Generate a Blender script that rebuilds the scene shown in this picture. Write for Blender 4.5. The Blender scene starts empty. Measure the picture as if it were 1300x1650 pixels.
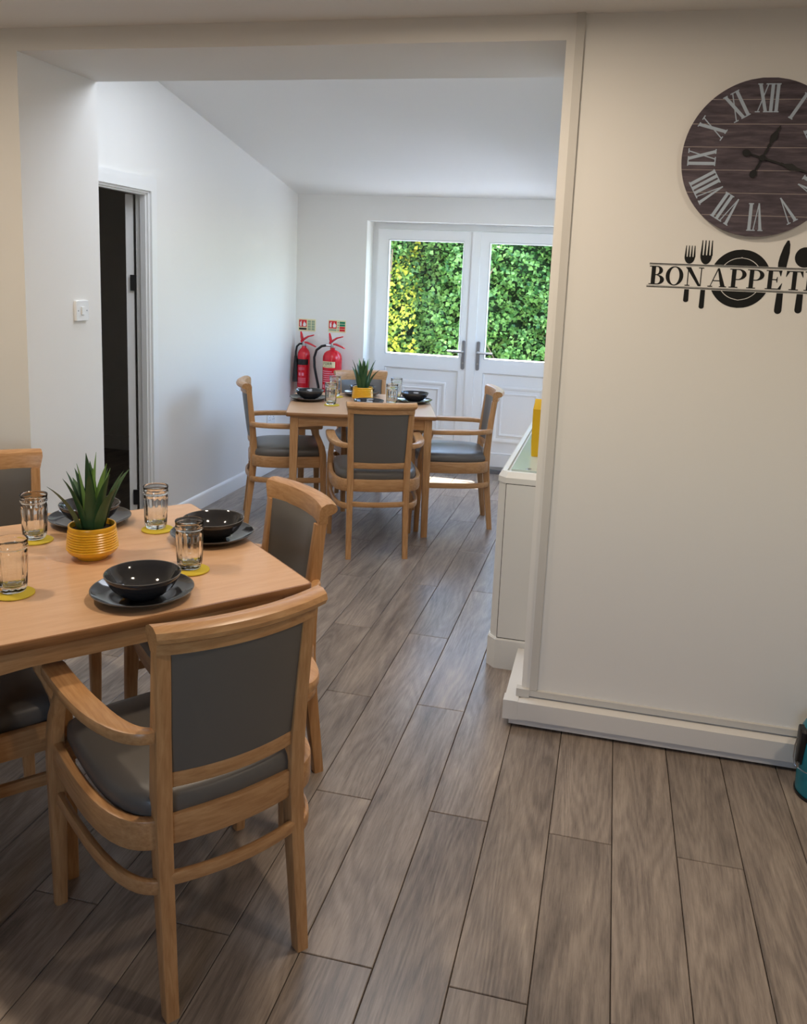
import bpy, bmesh, math, random
from mathutils import Vector, Matrix
PI = math.pi
random.seed(7)
SC = bpy.context.scene
COL = SC.collection

# ------------------------------------------------------------------ camera
F_PX, CX, CY = 1352.25, 669.54, 679.63
PITCH, ROLL, YAW = math.radians(9.8697), math.radians(2.49204), math.radians(12.90067)
fw = Vector((-math.sin(YAW) * math.cos(PITCH), math.cos(YAW) * math.cos(PITCH), -math.sin(PITCH)))
r0 = Vector((math.cos(YAW), math.sin(YAW), 0))
d0 = fw.cross(r0)
cr, sr = math.cos(ROLL), math.sin(ROLL)
rt = r0 * cr - d0 * sr
dn = r0 * sr + d0 * cr
cam_d = bpy.data.cameras.new('camera')
cam = bpy.data.objects.new('camera', cam_d)
COL.objects.link(cam)
m3 = Matrix((rt, -dn, -fw)).transposed()
cam.matrix_world = Matrix.Translation((0, 0, 1.6)) @ m3.to_4x4()
cam_d.sensor_fit = 'VERTICAL'
cam_d.sensor_height = 36.0
cam_d.lens = F_PX / 1650 * 36.0
cam_d.shift_x = -(CX - 650) / 1650
cam_d.shift_y = (CY - 825) / 1650
cam_d.clip_start = 0.05
SC.camera = cam

# ------------------------------------------------------------------ world, sun, exposure
vs = SC.view_settings
vs.view_transform = 'Standard'
vs.look = 'None'
vs.gamma = 1.0
vs.use_curve_mapping = False
vs.exposure = 0.08
SC.cycles.use_denoising = True
SC.cycles.max_bounces = 10
SC.cycles.diffuse_bounces = 6
SC.cycles.transparent_max_bounces = 16
SC.cycles.sample_clamp_indirect = 6.0

world = bpy.data.worlds.new('sky')
SC.world = world
world.use_nodes = True
wn = world.node_tree
bg = wn.nodes['Background']
sky = wn.nodes.new('ShaderNodeTexSky')
sky.sky_type = 'NISHITA'
sky.sun_disc = False
sky.sun_elevation = math.radians(67)
sky.sun_rotation = math.radians(-34)
wn.links.new(sky.outputs[0], bg.inputs['Color'])
bg.inputs['Strength'].default_value = 2.6

def light(name, kind, loc, energy, color=(1, 1, 1), direction=(0, 0, -1), **kw):
    d = bpy.data.lights.new(name, kind)
    d.energy = energy
    d.color = color
    for k, v in kw.items():
        setattr(d, k, v)
    o = bpy.data.objects.new(name, d)
    COL.objects.link(o)
    o.location = loc
    o.rotation_euler = Vector(direction).to_track_quat('-Z', 'Y').to_euler()
    return o

light('sun', 'SUN', (-3, 12, 14), 32.0, (1, 0.95, 0.88), (0.22, -0.33, -0.94), angle=math.radians(0.6))
po = light('door_portal', 'AREA', (-1.13, 6.97, 1.0), 1, direction=(0, -1, 0), shape='RECTANGLE', size=1.75, size_y=2.05)
po.data.cycles.is_portal = True
light('rooflight_daylight', 'AREA', (-1.35, 3.92, 2.66), 24, (0.82, 0.89, 1.0), (0, 0.0, -1), shape='RECTANGLE', size=1.5, size_y=0.72)
po = light('side_window_portal', 'AREA', (-0.08, 5.85, 1.6), 1, direction=(-1, 0, 0), shape='RECTANGLE', size=1.1, size_y=1.0)
po.data.cycles.is_portal = True
po = light('window_portal', 'AREA', (-0.4, -2.54, 1.45), 1, direction=(0, 1, 0), shape='RECTANGLE', size=0.9, size_y=0.8)
po.data.cycles.is_portal = True

# ------------------------------------------------------------------ material helpers
def S(r, g, b):
    f = lambda c: (c / 255 / 12.92) if c / 255 <= 0.04045 else ((c / 255 + 0.055) / 1.055) ** 2.4
    return (f(r), f(g), f(b), 1.0)

def mat(name, color, rough=0.5, spec=0.5, metal=0.0, **kw):
    m = bpy.data.materials.new(name)
    m.use_nodes = True
    b = m.node_tree.nodes['Principled BSDF']
    b.inputs['Base Color'].default_value = color
    b.inputs['Roughness'].default_value = rough
    b.inputs['Specular IOR Level'].default_value = spec
    b.inputs['Metallic'].default_value = metal
    for k, v in kw.items():
        b.inputs[k].default_value = v
    return m

def nd(m, t, **kw):
    n = m.node_tree.nodes.new(t)
    for k, v in kw.items():
        setattr(n, k, v)
    return n

def lk(m, a, b):
    m.node_tree.links.new(a, b)

def bsdf(m):
    return m.node_tree.nodes['Principled BSDF']

def add_bump(m, scale, strength, dist=0.001, coord='Object', detail=3):
    tc = nd(m, 'ShaderNodeTexCoord')
    n = nd(m, 'ShaderNodeTexNoise')
    n.inputs['Scale'].default_value = scale
    n.inputs['Detail'].default_value = detail
    bp = nd(m, 'ShaderNodeBump')
    bp.inputs['Strength'].default_value = strength
    bp.inputs['Distance'].default_value = dist
    lk(m, tc.outputs[coord], n.inputs['Vector'])
    lk(m, n.outputs['Fac'], bp.inputs['Height'])
    lk(m, bp.outputs['Normal'], bsdf(m).inputs['Normal'])
    return m

def wood(name, c1, c2, c3, axis, rough=0.35, stretch=12.0, scale=9.0, spec=0.45):
    """grain streaks running along one local axis, with slow colour drift and per-object shift"""
    m = mat(name, c1, rough, spec)
    tc = nd(m, 'ShaderNodeTexCoord')
    oi = nd(m, 'ShaderNodeObjectInfo')
    ad = nd(m, 'ShaderNodeVectorMath', operation='ADD')
    ml = nd(m, 'ShaderNodeVectorMath', operation='MULTIPLY')
    sc = [stretch] * 3
    sc[axis] = 1.0
    ml.inputs[1].default_value = sc
    mm = nd(m, 'ShaderNodeMath', operation='MULTIPLY')
    mm.inputs[1].default_value = 37.0
    lk(m, oi.outputs['Random'], mm.inputs[0])
    lk(m, tc.outputs['Object'], ad.inputs[0])
    lk(m, mm.outputs[0], ad.inputs[1])
    lk(m, ad.outputs[0], ml.inputs[0])
    n = nd(m, 'ShaderNodeTexNoise')
    n.inputs['Scale'].default_value = scale
    n.inputs['Detail'].default_value = 5
    n.inputs['Roughness'].default_value = 0.6
    n.inputs['Distortion'].default_value = 0.3
    lk(m, ml.outputs[0], n.inputs['Vector'])
    rp = nd(m, 'ShaderNodeValToRGB')
    rp.color_ramp.elements[0].position = 0.28
    rp.color_ramp.elements[0].color = c2
    rp.color_ramp.elements[1].position = 0.72
    rp.color_ramp.elements[1].color = c3
    e = rp.color_ramp.elements.new(0.5)
    e.color = c1
    lk(m, n.outputs['Fac'], rp.inputs['Fac'])
    lk(m, rp.outputs['Color'], bsdf(m).inputs['Base Color'])
    return m

M = {}
M['wall'] = add_bump(mat('wall_paint', (0.80, 0.79, 0.765, 1), 0.75, 0.25), 90, 0.12)
M['ceil'] = add_bump(mat('ceiling_paint', (0.80, 0.795, 0.78, 1), 0.85, 0.2), 60, 0.1)
M['gloss'] = add_bump(mat('white_gloss_paint', (0.80, 0.80, 0.79, 1), 0.3, 0.5), 25, 0.05)
M['upvc'] = add_bump(mat('white_plastic', (0.82, 0.83, 0.84, 1), 0.25, 0.5), 20, 0.03)
M['trunk'] = add_bump(mat('trunking_plastic', (0.76, 0.745, 0.72, 1), 0.4, 0.4), 20, 0.03)
M['trunk2'] = add_bump(mat('grey_white_trunking_plastic', (0.60, 0.585, 0.555, 1), 0.45, 0.35), 20, 0.03)
M['cover'] = add_bump(mat('cover_enamel', (0.74, 0.73, 0.69, 1), 0.4, 0.4), 20, 0.03)
M['cglass'] = mat('cover_top_glass', S(196, 208, 202), 0.06, 0.7)
M['seam'] = mat('dark_seam', S(46, 40, 34), 0.8, 0.1)
BE1, BE2, BE3 = S(184, 138, 92), S(165, 119, 76), S(198, 154, 108)
for i, a in enumerate('xyz'):
    M['beech_' + a] = wood('beech_' + a, BE1, BE2, BE3, i, 0.33)
M['ttop'] = wood('table_laminate', S(208, 166, 128), S(201, 157, 119), S(214, 174, 137), 0, 0.3, 7.0, 7.0)
M['tedge'] = wood('table_edge', S(142, 97, 58), S(126, 84, 48), S(156, 110, 68), 0, 0.35)
M['vinyl'] = add_bump(mat('grey_vinyl', S(98, 94, 89), 0.38, 0.5), 350, 0.12, 0.0006)
M['dish'] = mat('charcoal_glaze', S(46, 46, 49), 0.08, 0.6)
M['dishrim'] = mat('worn_rim_glaze', S(96, 92, 88), 0.25, 0.5)
M['glass'] = mat('tumbler_glass', (0.97, 0.985, 0.975, 1), 0.0, 0.5, **{'Transmission Weight': 1.0, 'IOR': 1.47})
M['coaster'] = add_bump(mat('yellow_felt', S(204, 180, 66), 0.9, 0.1), 500, 0.5, 0.001)
M['pot'] = mat('mustard_ceramic', S(226, 168, 34), 0.3, 0.5)
M['soil'] = add_bump(mat('dark_soil', S(40, 32, 26), 0.95, 0.1), 200, 1.0, 0.004)
def leafmat(name, c, c2, rough=0.45, transl=0.0):
    m = mat(name, c, rough, 0.4)
    oi = nd(m, 'ShaderNodeNewGeometry')
    tc = nd(m, 'ShaderNodeTexCoord')
    n = nd(m, 'ShaderNodeTexNoise')
    n.inputs['Scale'].default_value = 18
    lk(m, tc.outputs['Object'], n.inputs['Vector'])
    mx = nd(m, 'ShaderNodeMix', data_type='RGBA')
    mx.inputs[6].default_value = c
    mx.inputs[7].default_value = c2
    if transl:
        lk(m, oi.outputs['Random Per Island'], mx.inputs[0])
    else:
        lk(m, n.outputs['Fac'], mx.inputs[0])
    lk(m, mx.outputs[2], bsdf(m).inputs['Base Color'])
    if transl:
        tr = nd(m, 'ShaderNodeBsdfTranslucent')
        lk(m, mx.outputs[2], tr.inputs['Color'])
        ms = nd(m, 'ShaderNodeMixShader')
        ms.inputs[0].default_value = transl
        lk(m, bsdf(m).outputs[0], ms.inputs[1])
        lk(m, tr.outputs[0], ms.inputs[2])
        lk(m, ms.outputs[0], m.node_tree.nodes['Material Output'].inputs['Surface'])
    return m
M['leafd'] = leafmat('succulent_dark', S(44, 74, 44), S(66, 98, 58))
M['leafl'] = leafmat('succulent_light', S(96, 138, 66), S(128, 164, 88))
M['ivy'] = leafmat('ivy_leaf', S(48, 98, 40), S(156, 194, 104), 0.28, 0.35)
M['gold'] = leafmat('golden_leaf', S(130, 150, 50), S(226, 210, 72), 0.35, 0.35)
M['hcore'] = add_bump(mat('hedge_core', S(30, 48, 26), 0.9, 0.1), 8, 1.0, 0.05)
M['stem'] = mat('woody_stem', S(120, 100, 80), 0.8, 0.2)
M['patio'] = add_bump(mat('patio_paving', S(190, 188, 190), 0.9, 0.2), 30, 0.4, 0.003)
M['black'] = mat('black_plastic', S(22, 22, 23), 0.4, 0.4)
M['decal'] = mat('black_vinyl_decal', S(14, 14, 14), 0.55, 0.3)
M['red'] = mat('red_enamel', S(206, 22, 40), 0.22, 0.6)
M['redsign'] = mat('red_sign_print', S(205, 38, 46), 0.5, 0.3)
M['green'] = mat('green_sign_print', S(20, 120, 90), 0.5, 0.3)
M['cream'] = mat('cream_label', S(226, 216, 172), 0.5, 0.3)
M['paper'] = mat('white_label', S(232, 230, 228), 0.5, 0.3)
M['olive'] = mat('pale_green_print', S(150, 165, 140), 0.5, 0.3)
M['pink'] = mat('pink_print', S(226, 130, 150), 0.4, 0.3)
M['steel'] = mat('brushed_steel', S(175, 176, 180), 0.3, 0.5, 1.0)
M['silver'] = mat('satin_silver', S(150, 152, 158), 0.35, 0.5, 0.8)
M['teal'] = add_bump(mat('teal_enamel', S(20, 120, 140), 0.25, 0.5), 15, 0.02)
M['yellow'] = add_bump(mat('yellow_paper', S(214, 170, 30), 0.6, 0.3), 20, 0.1)
M['numeral'] = add_bump(mat('distressed_grey_paint', S(172, 186, 202), 0.7, 0.2), 80, 0.2)
M['cboard'] = wood('clock_board', S(86, 78, 86), S(66, 59, 66), S(110, 100, 106), 0, 0.7, 7.0, 11.0, 0.2)
M['corr'] = add_bump(mat('corridor_paint', S(214, 208, 200), 0.9, 0.1), 60, 0.1)
M['shadow_gap'] = M['seam']

# window panes: clear sheet that lets light straight through and mirrors a little
def pane_mat():
    m = bpy.data.materials.new('window_glass')
    m.use_nodes = True
    t = m.node_tree
    t.nodes.remove(t.nodes['Principled BSDF'])
    tr = nd(m, 'ShaderNodeBsdfTransparent')
    tr.inputs[0].default_value = (0.95, 0.97, 0.96, 1)
    gl = nd(m, 'ShaderNodeBsdfGlossy')
    gl.inputs['Roughness'].default_value = 0.0
    lw = nd(m, 'ShaderNodeLayerWeight')
    pw = nd(m, 'ShaderNodeMath', operation='POWER')
    pw.inputs[1].default_value = 5.0
    lk(m, lw.outputs['Facing'], pw.inputs[0])
    fr = nd(m, 'ShaderNodeMath', operation='MULTIPLY_ADD')
    fr.inputs[1].default_value = 0.9
    fr.inputs[2].default_value = 0.03
    lk(m, pw.outputs[0], fr.inputs[0])
    ms = nd(m, 'ShaderNodeMixShader')
    lk(m, fr.outputs[0], ms.inputs[0])
    lk(m, tr.outputs[0], ms.inputs[1])
    lk(m, gl.outputs[0], ms.inputs[2])
    lk(m, ms.outputs[0], t.nodes['Material Output'].inputs['Surface'])
    return m
M['pane'] = pane_mat()

def plank_mat():
    m = mat('oak_vinyl_plank', S(120, 104, 90), 0.31, 0.5)
    tc = nd(m, 'ShaderNodeTexCoord')
    oi = nd(m, 'ShaderNodeObjectInfo')
    rm = nd(m, 'ShaderNodeMath', operation='MULTIPLY')
    rm.inputs[1].default_value = 91.0
    lk(m, oi.outputs['Random'], rm.inputs[0])
    ad = nd(m, 'ShaderNodeVectorMath', operation='ADD')
    lk(m, tc.outputs['Object'], ad.inputs[0])
    lk(m, rm.outputs[0], ad.inputs[1])
    def stretched(sx, sy):
        v = nd(m, 'ShaderNodeVectorMath', operation='MULTIPLY')
        v.inputs[1].default_value = (sx, sy, 1)
        lk(m, ad.outputs[0], v.inputs[0])
        return v.outputs[0]
    def noise(vec, scale, detail, rough=0.6, dist=0.0):
        n = nd(m, 'ShaderNodeTexNoise')
        n.inputs['Scale'].default_value = scale
        n.inputs['Detail'].default_value = detail
        n.inputs['Roughness'].default_value = rough
        n.inputs['Distortion'].default_value = dist
        lk(m, vec, n.inputs['Vector'])
        return n.outputs['Fac']
    broad = noise(stretched(7, 1.2), 1.9, 4, 0.55, 0.5)
    mid = noise(stretched(34, 2.2), 1.5, 6, 0.7, 1.2)
    fine = noise(stretched(120, 7), 2.0, 4, 0.7, 0.6)
    # cathedral figure: contour lines of a slow stretched noise
    slow = noise(stretched(6, 0.75), 1.3, 1, 0.4, 0.2)
    k1 = nd(m, 'ShaderNodeMath', operation='MULTIPLY')
    k1.inputs[1].default_value = 95.0
    lk(m, slow, k1.inputs[0])
    k2 = nd(m, 'ShaderNodeMath', operation='SINE')
    lk(m, k1.outputs[0], k2.inputs[0])
    k3 = nd(m, 'ShaderNodeMath', operation='MULTIPLY_ADD')
    k3.inputs[1].default_value = 0.5
    k3.inputs[2].default_value = 0.5
    lk(m, k2.outputs[0], k3.inputs[0])
    def mixf(a, b, f):
        x = nd(m, 'ShaderNodeMix', data_type='FLOAT')
        x.inputs[0].default_value = f
        lk(m, a, x.inputs[2])
        lk(m, b, x.inputs[3])
        return x.outputs[0]
    v = mixf(mixf(mixf(broad, mid, 0.34), fine, 0.34), k3.outputs[0], 0.06)
    rp = nd(m, 'ShaderNodeValToRGB')
    cs = [(0.32, S(88, 78, 71)), (0.43, S(121, 109, 100)), (0.51, S(141, 128, 117)), (0.60, S(160, 146, 133)), (0.72, S(188, 172, 154))]
    el = rp.color_ramp.elements
    el[0].position, el[0].color = cs[0]
    el[1].position, el[1].color = cs[-1]
    for p, c in cs[1:-1]:
        e = el.new(p)
        e.color = c
    lk(m, v, rp.inputs['Fac'])
    # plank-to-plank tone
    hs = nd(m, 'ShaderNodeHueSaturation')
    mr = nd(m, 'ShaderNodeMapRange')
    mr.inputs['To Min'].default_value = 0.86
    mr.inputs['To Max'].default_value = 1.12
    lk(m, oi.outputs['Random'], mr.inputs['Value'])
    lk(m, mr.outputs[0], hs.inputs['Value'])
    lk(m, rp.outputs['Color'], hs.inputs['Color'])
    lk(m, hs.outputs[0], bsdf(m).inputs['Base Color'])
    bp = nd(m, 'ShaderNodeBump')
    bp.inputs['Strength'].default_value = 0.25
    bp.inputs['Distance'].default_value = 0.001
    lk(m, mixf(mid, fine, 0.5), bp.inputs['Height'])
    lk(m, bp.outputs['Normal'], bsdf(m).inputs['Normal'])
    return m
M['plank'] = plank_mat()

# ------------------------------------------------------------------ geometry helpers
class G:
    """collects vertices and faces for one mesh"""
    def __init__(self):
        self.v, self.f = [], []
    def add(self, vs_, fs_):
        o = len(self.v)
        self.v += [tuple(p) for p in vs_]
        self.f += [tuple(i + o for i in f) for f in fs_]
        return self
    def box(self, x0, x1, y0, y1, z0, z1):
        return self.add([(x0, y0, z0), (x1, y0, z0), (x1, y1, z0), (x0, y1, z0), (x0, y0, z1), (x1, y0, z1), (x1, y1, z1), (x0, y1, z1)],
                        [(3, 2, 1, 0), (4, 5, 6, 7), (0, 1, 5, 4), (1, 2, 6, 5), (2, 3, 7, 6), (3, 0, 4, 7)])
    def loft(self, rings, cap=True, closed=False):
        n = len(rings[0])
        o = len(self.v)
        for r in rings:
            self.v += [tuple(p) for p in r]
        k = len(rings)
        for i in range(k if closed else k - 1):
            a, b = o + i * n, o + ((i + 1) % k) * n
            for j in range(n):
                j2 = (j + 1) % n
                self.f.append((a + j, a + j2, b + j2, b + j))
        if cap and not closed:
            self.f.append(tuple(range(o + n - 1, o - 1, -1)))
            self.f.append(tuple(range(o + (k - 1) * n, o + k * n)))
        return self
    def lathe(self, prof, seg=32, cx=0, cy=0, mod=None):
        o = len(self.v)
        rings = []
        for r, z in prof:
            if r < 1e-6:
                rings.append([len(self.v)])
                self.v.append((cx, cy, z))
            else:
                ids = []
                for j in range(seg):
                    a = 2 * PI * j / seg
                    rr = r if mod is None else mod(r, z, a)
                    ids.append(len(self.v))
                    self.v.append((cx + rr * math.cos(a), cy + rr * math.sin(a), z))
                rings.append(ids)
        for a, b in zip(rings[:-1], rings[1:]):
            for j in range(seg):
                j2 = (j + 1) % seg
                if len(a) == 1 and len(b) == 1:
                    continue
                if len(a) == 1:
                    self.f.append((a[0], b[j2], b[j]))
                elif len(b) == 1:
                    self.f.append((a[j], a[j2], b[0]))
                else:
                    self.f.append((a[j], a[j2], b[j2], b[j]))
        return self
    def tube(self, pts, r, seg=8):
        rings = []
        pts = [Vector(p) for p in pts]
        up = Vector((0, 0, 1))
        for i, p in enumerate(pts):
            t = (pts[min(i + 1, len(pts) - 1)] - pts[max(i - 1, 0)]).normalized()
            if abs(t.dot(up)) > 0.95:
                up = Vector((0, 1, 0)) if abs(t.y) < 0.9 else Vector((1, 0, 0))
            u = t.cross(up).normalized()
            v = u.cross(t).normalized()
            up = v
            rr = r[i] if isinstance(r, (list, tuple)) else r
            rings.append([p + u * rr * math.cos(2 * PI * j / seg) + v * rr * math.sin(2 * PI * j / seg) for j in range(seg)])
        return self.loft(rings)
    def rail(self, pts, w, h, rad=0.006):
        """bar of width w (in plan) and height h swept along 3D points"""
        rings = []
        n = len(pts)
        for i, p in enumerate(pts):
            a, b = Vector(pts[max(i - 1, 0)]), Vector(pts[min(i + 1, n - 1)])
            t = (b - a)
            t.z = 0
            t.normalize()
            nn = Vector((-t.y, t.x, 0))
            ww = w[i] if isinstance(w, (list, tuple)) else w
            hh = h[i] if isinstance(h, (list, tuple)) else h
            rings.append([Vector(p) + nn * q[0] + Vector((0, 0, q[1])) for q in rrect(ww, hh, rad)])
        return self.loft(rings)
    def post(self, st, rad=0.005):
        """upright bar through stations (x, y, z, wx, wy)"""
        return self.loft([[Vector((x + q[0], y + q[1], z)) for q in rrect(wx, wy, rad)] for x, y, z, wx, wy in st])
    def prism(self, poly, fn, d0, d1):
        """2D polygon extruded between depths d0 and d1; fn(u, v, d) -> 3D"""
        n = len(poly)
        o = len(self.v)
        for d in (d0, d1):
            self.v += [tuple(fn(u, v, d)) for u, v in poly]
        self.f.append(tuple(range(o, o + n)))
        self.f.append(tuple(range(o + 2 * n - 1, o + n - 1, -1)))
        for j in range(n):
            j2 = (j + 1) % n
            self.f.append((o + j, o + n + j, o + n + j2, o + j2))
        return self

def rrect(w, h, r, k=2):
    r = min(r, w * 0.45, h * 0.45)
    out = []
    for cx, cy, a0 in ((w / 2 - r, h / 2 - r, 0), (-w / 2 + r, h / 2 - r, PI / 2), (-w / 2 + r, -h / 2 + r, PI), (w / 2 - r, -h / 2 + r, 1.5 * PI)):
        for i in range(k + 1):
            a = a0 + PI / 2 * i / k
            out.append((cx + r * math.cos(a), cy + r * math.sin(a)))
    return out

def mk(name, g, m, parent=None, smooth=35, bevel=0, recalc=True, kind=None, label=None):
    me = bpy.data.meshes.new(name)
    if isinstance(g, bmesh.types.BMesh):
        bm = g
    else:
        bm = bmesh.new()
        vv = [bm.verts.new(p) for p in g.v]
        for f in g.f:
            try:
                bm.faces.new([vv[i] for i in f])
            except ValueError:
                pass
    if bevel:
        bmesh.ops.bevel(bm, geom=[e for e in bm.edges if e.is_manifold and e.calc_face_angle(0) > 0.6], offset=bevel, segments=2, affect='EDGES', profile=0.6)
    if recalc:
        bmesh.ops.recalc_face_normals(bm, faces=bm.faces)
    bm.to_mesh(me)
    bm.free()
    if smooth:
        me.polygons.foreach_set('use_smooth', [True] * len(me.polygons))
        me.set_sharp_from_angle(angle=math.radians(smooth))
    me.materials.append(M[m] if isinstance(m, str) else m)
    o = bpy.data.objects.new(name, me)
    COL.objects.link(o)
    if parent is not None:
        o.parent = parent
    if kind:
        o['kind'] = kind
    if label:
        o['label'] = label
    return o

def bx(name, m, x0, x1, y0, y1, z0, z1, parent=None, bevel=0, **kw):
    return mk(name, G().box(x0, x1, y0, y1, z0, z1), m, parent, bevel=bevel, **kw)

def thing(name, label, cat, loc=(0, 0, 0), rotz=0, group=None):
    o = bpy.data.objects.new(name, None)
    o.empty_display_size = 0.1
    COL.objects.link(o)
    o.location = loc
    o.rotation_euler = (0, 0, rotz)
    return tag(o, label, cat, group)

def tag(o, label, cat=None, group=None, kind=None):
    o['label'] = label
    if cat:
        o['category'] = cat
    if group:
        o['group'] = group
    if kind:
        o['kind'] = kind
    return o

def struct(o, label):
    o['kind'] = 'structure'
    o['label'] = label
    return o

def dup(root, loc, rotz, label):
    r = root.copy()
    COL.objects.link(r)
    r.location = loc
    r.rotation_euler = (0, 0, rotz)
    r['label'] = label
    for ch in list(root.children):
        c = ch.copy()
        COL.objects.link(c)
        c.parent = r
        for gch in list(ch.children):
            d = gch.copy()
            COL.objects.link(d)
            d.parent = c
    return r

def bez(p0, p1, p2, p3, n):
    out = []
    for i in range(n + 1):
        t = i / n
        s = 1 - t
        out.append(tuple(s ** 3 * a + 3 * s * s * t * b + 3 * s * t * t * c + t ** 3 * d for a, b, c, d in zip(p0, p1, p2, p3)))
    return out

# ------------------------------------------------------------------ structure
YP, YN, YB = 2.885, 3.385, 6.675          # partition front face, its back face, back wall face
XL, XR, XO = -2.60, -0.22, -2.25          # back room left wall, right wall, left edge of the opening
ZC, ZB = 2.442, 2.363                     # front ceiling, underside of the beam
FX0, FX1, FY0 = -3.45, 2.3, -2.4          # front room

g = G().box(FX0, XO, YP, YN, 0, 3.0).box(XO, XR, YP, YN, ZB, 3.0).box(XR, FX1, YP, YP + 0.16, 0, 3.0)
struct(mk('wall_center', g, 'wall', smooth=0), 'white partition wall with a wide square opening under a beam')
dy0, dy1, dz = 3.60, 4.378, 1.99          # side doorway in the left wall
g = G().box(XL - 0.075, XL, YN, dy0 - 0.03, 0, 3.0).box(XL - 0.075, XL, dy1 + 0.03, YB + 0.28, 0, 3.0).box(XL - 0.075, XL, dy0 - 0.03, dy1 + 0.03, dz + 0.03, 3.0)
struct(mk('wall_left', g, 'wall', smooth=0), 'white left wall of the back room with a dark doorway')
ox0, ox1, oz = -2.0, -0.26, 2.022         # double door opening
g = G().box(XL - 0.12, ox0, YB, YB + 0.28, 0, 3.0).box(ox1, XR + 0.12, YB, YB + 0.28, 0, 3.0).box(ox0, ox1, YB, YB + 0.28, oz, 3.0)
struct(mk('wall_back', g, 'wall', smooth=0), 'white back wall around the glazed double doors')
wy0, wy1, wz0, wz1 = 5.3, 6.4, 1.10, 2.10        # side window, out of sight behind the partition
g = G().box(XR, XR + 0.12, YP + 0.16, wy0, 0, 3.0).box(XR, XR + 0.12, wy1, YB, 0, 3.0).box(XR, XR + 0.12, wy0, wy1, 0, wz0).box(XR, XR + 0.12, wy0, wy1, wz1, 3.0)
struct(mk('wall_right', g, 'wall', smooth=0), 'white right wall of the back room behind the partition')
struct(bx('wall_front_left', 'wall', FX0 - 0.12, FX0, FY0, YN, 0, 2.6, smooth=0), 'white left wall of the front room')
struct(bx('wall_front_right', 'wall', FX1, FX1 + 0.12, FY0, YP + 0.16, 0, 2.6, smooth=0), 'white right wall of the front room')
g = G().box(FX0 - 0.12, -0.85, FY0 - 0.12, FY0, 0, 2.6).box(0.05, FX1 + 0.12, FY0 - 0.12, FY0, 0, 2.6).box(-0.85, 0.05, FY0 - 0.12, FY0, 0, 1.05).box(-0.85, 0.05, FY0 - 0.12, FY0, 1.85, 2.6)
struct(mk('wall_front', g, 'wall', smooth=0), 'white wall with a window behind the viewer')
struct(bx('ceiling', 'ceil', FX0 - 0.12, FX1 + 0.12, FY0 - 0.12, YP, ZC, ZC + 0.15, smooth=0), 'white flat ceiling of the front room')
zc = lambda y: 2.216 + (YB - y) * 0.1825
g = G()
y0, y1 = YN, YB + 0.28
g.add([(XL - 0.12, y0, zc(y0)), (XR + 0.12, y0, zc(y0)), (XR + 0.12, y1, zc(y1)), (XL - 0.12, y1, zc(y1)),
       (XL - 0.12, y0, zc(y0) + 0.3), (XR + 0.12, y0, zc(y0) + 0.3), (XR + 0.12, y1, zc(y1) + 0.9), (XL - 0.12, y1, zc(y1) + 0.9)],
      [(3, 2, 1, 0), (4, 5, 6, 7), (0, 1, 5, 4), (1, 2, 6, 5), (2, 3, 7, 6), (3, 0, 4, 7)])
struct(mk('ceiling_back', g, 'ceil', smooth=0), 'white sloping ceiling of the back room')

# floor: dark bed with single planks laid in half bond
fl = struct(bx('floor', 'seam', FX0 - 0.12, FX1 + 0.12, FY0 - 0.12, YB + 0.28, -0.06, -0.0035, smooth=0), 'grey brown wood plank floor laid in half bond')
PW, PL, PX0 = 0.1811, 1.228, -0.789
GAP = 0.0022
cache = {}
def plank(x0, x1, y0, y1):
    k = (round(x1 - x0, 3), round(y1 - y0, 3))
    if k not in cache:
        w, l = (x1 - x0) / 2 - GAP / 2, (y1 - y0) / 2 - GAP / 2
        c = 0.0016
        gg = G().loft([[(-w, -l, -0.02), (w, -l, -0.02), (w, l, -0.02), (-w, l, -0.02)], [(-w, -l, -c), (w, -l, -c), (w, l, -c), (-w, l, -c)],
                       [(-w + c, -l + c, 0), (w - c, -l + c, 0), (w - c, l - c, 0), (-w + c, l - c, 0)]])
        o = mk('plank', gg, 'plank', fl, smooth=0)
        cache[k] = o.data
    else:
        o = bpy.data.objects.new('plank', cache[k])
        COL.objects.link(o)
        o.parent = fl
    o.location = ((x0 + x1) / 2, (y0 + y1) / 2, 0)
for i in range(-16, 20):
    x0 = PX0 + PW * i
    x1 = x0 + PW
    ys = (2.275 if i % 2 == 0 else 1.662)
    for k in range(-5, 6):
        a, b = ys + PL * k, ys + PL * (k + 1)
        if a < YP and x1 > FX0 and x0 < FX1:          # front room rows (they run on under the opening)
            bb = b if (x1 > XO - 0.2 and x0 < XR + 0.1) else min(b, YP + 0.05)
            aa = max(a, FY0)
            if bb - aa > 0.02 and aa > -1.7 + 0.0:
                plank(max(x0, FX0), min(x1, FX1), aa, min(bb, YB + 0.22))
        elif a >= YP and x1 > XL and x0 < XR:
            if a < YB + 0.2:
                plank(max(x0, XL - 0.01), min(x1, XR + 0.02), a, min(b, YB + 0.22))

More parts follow.
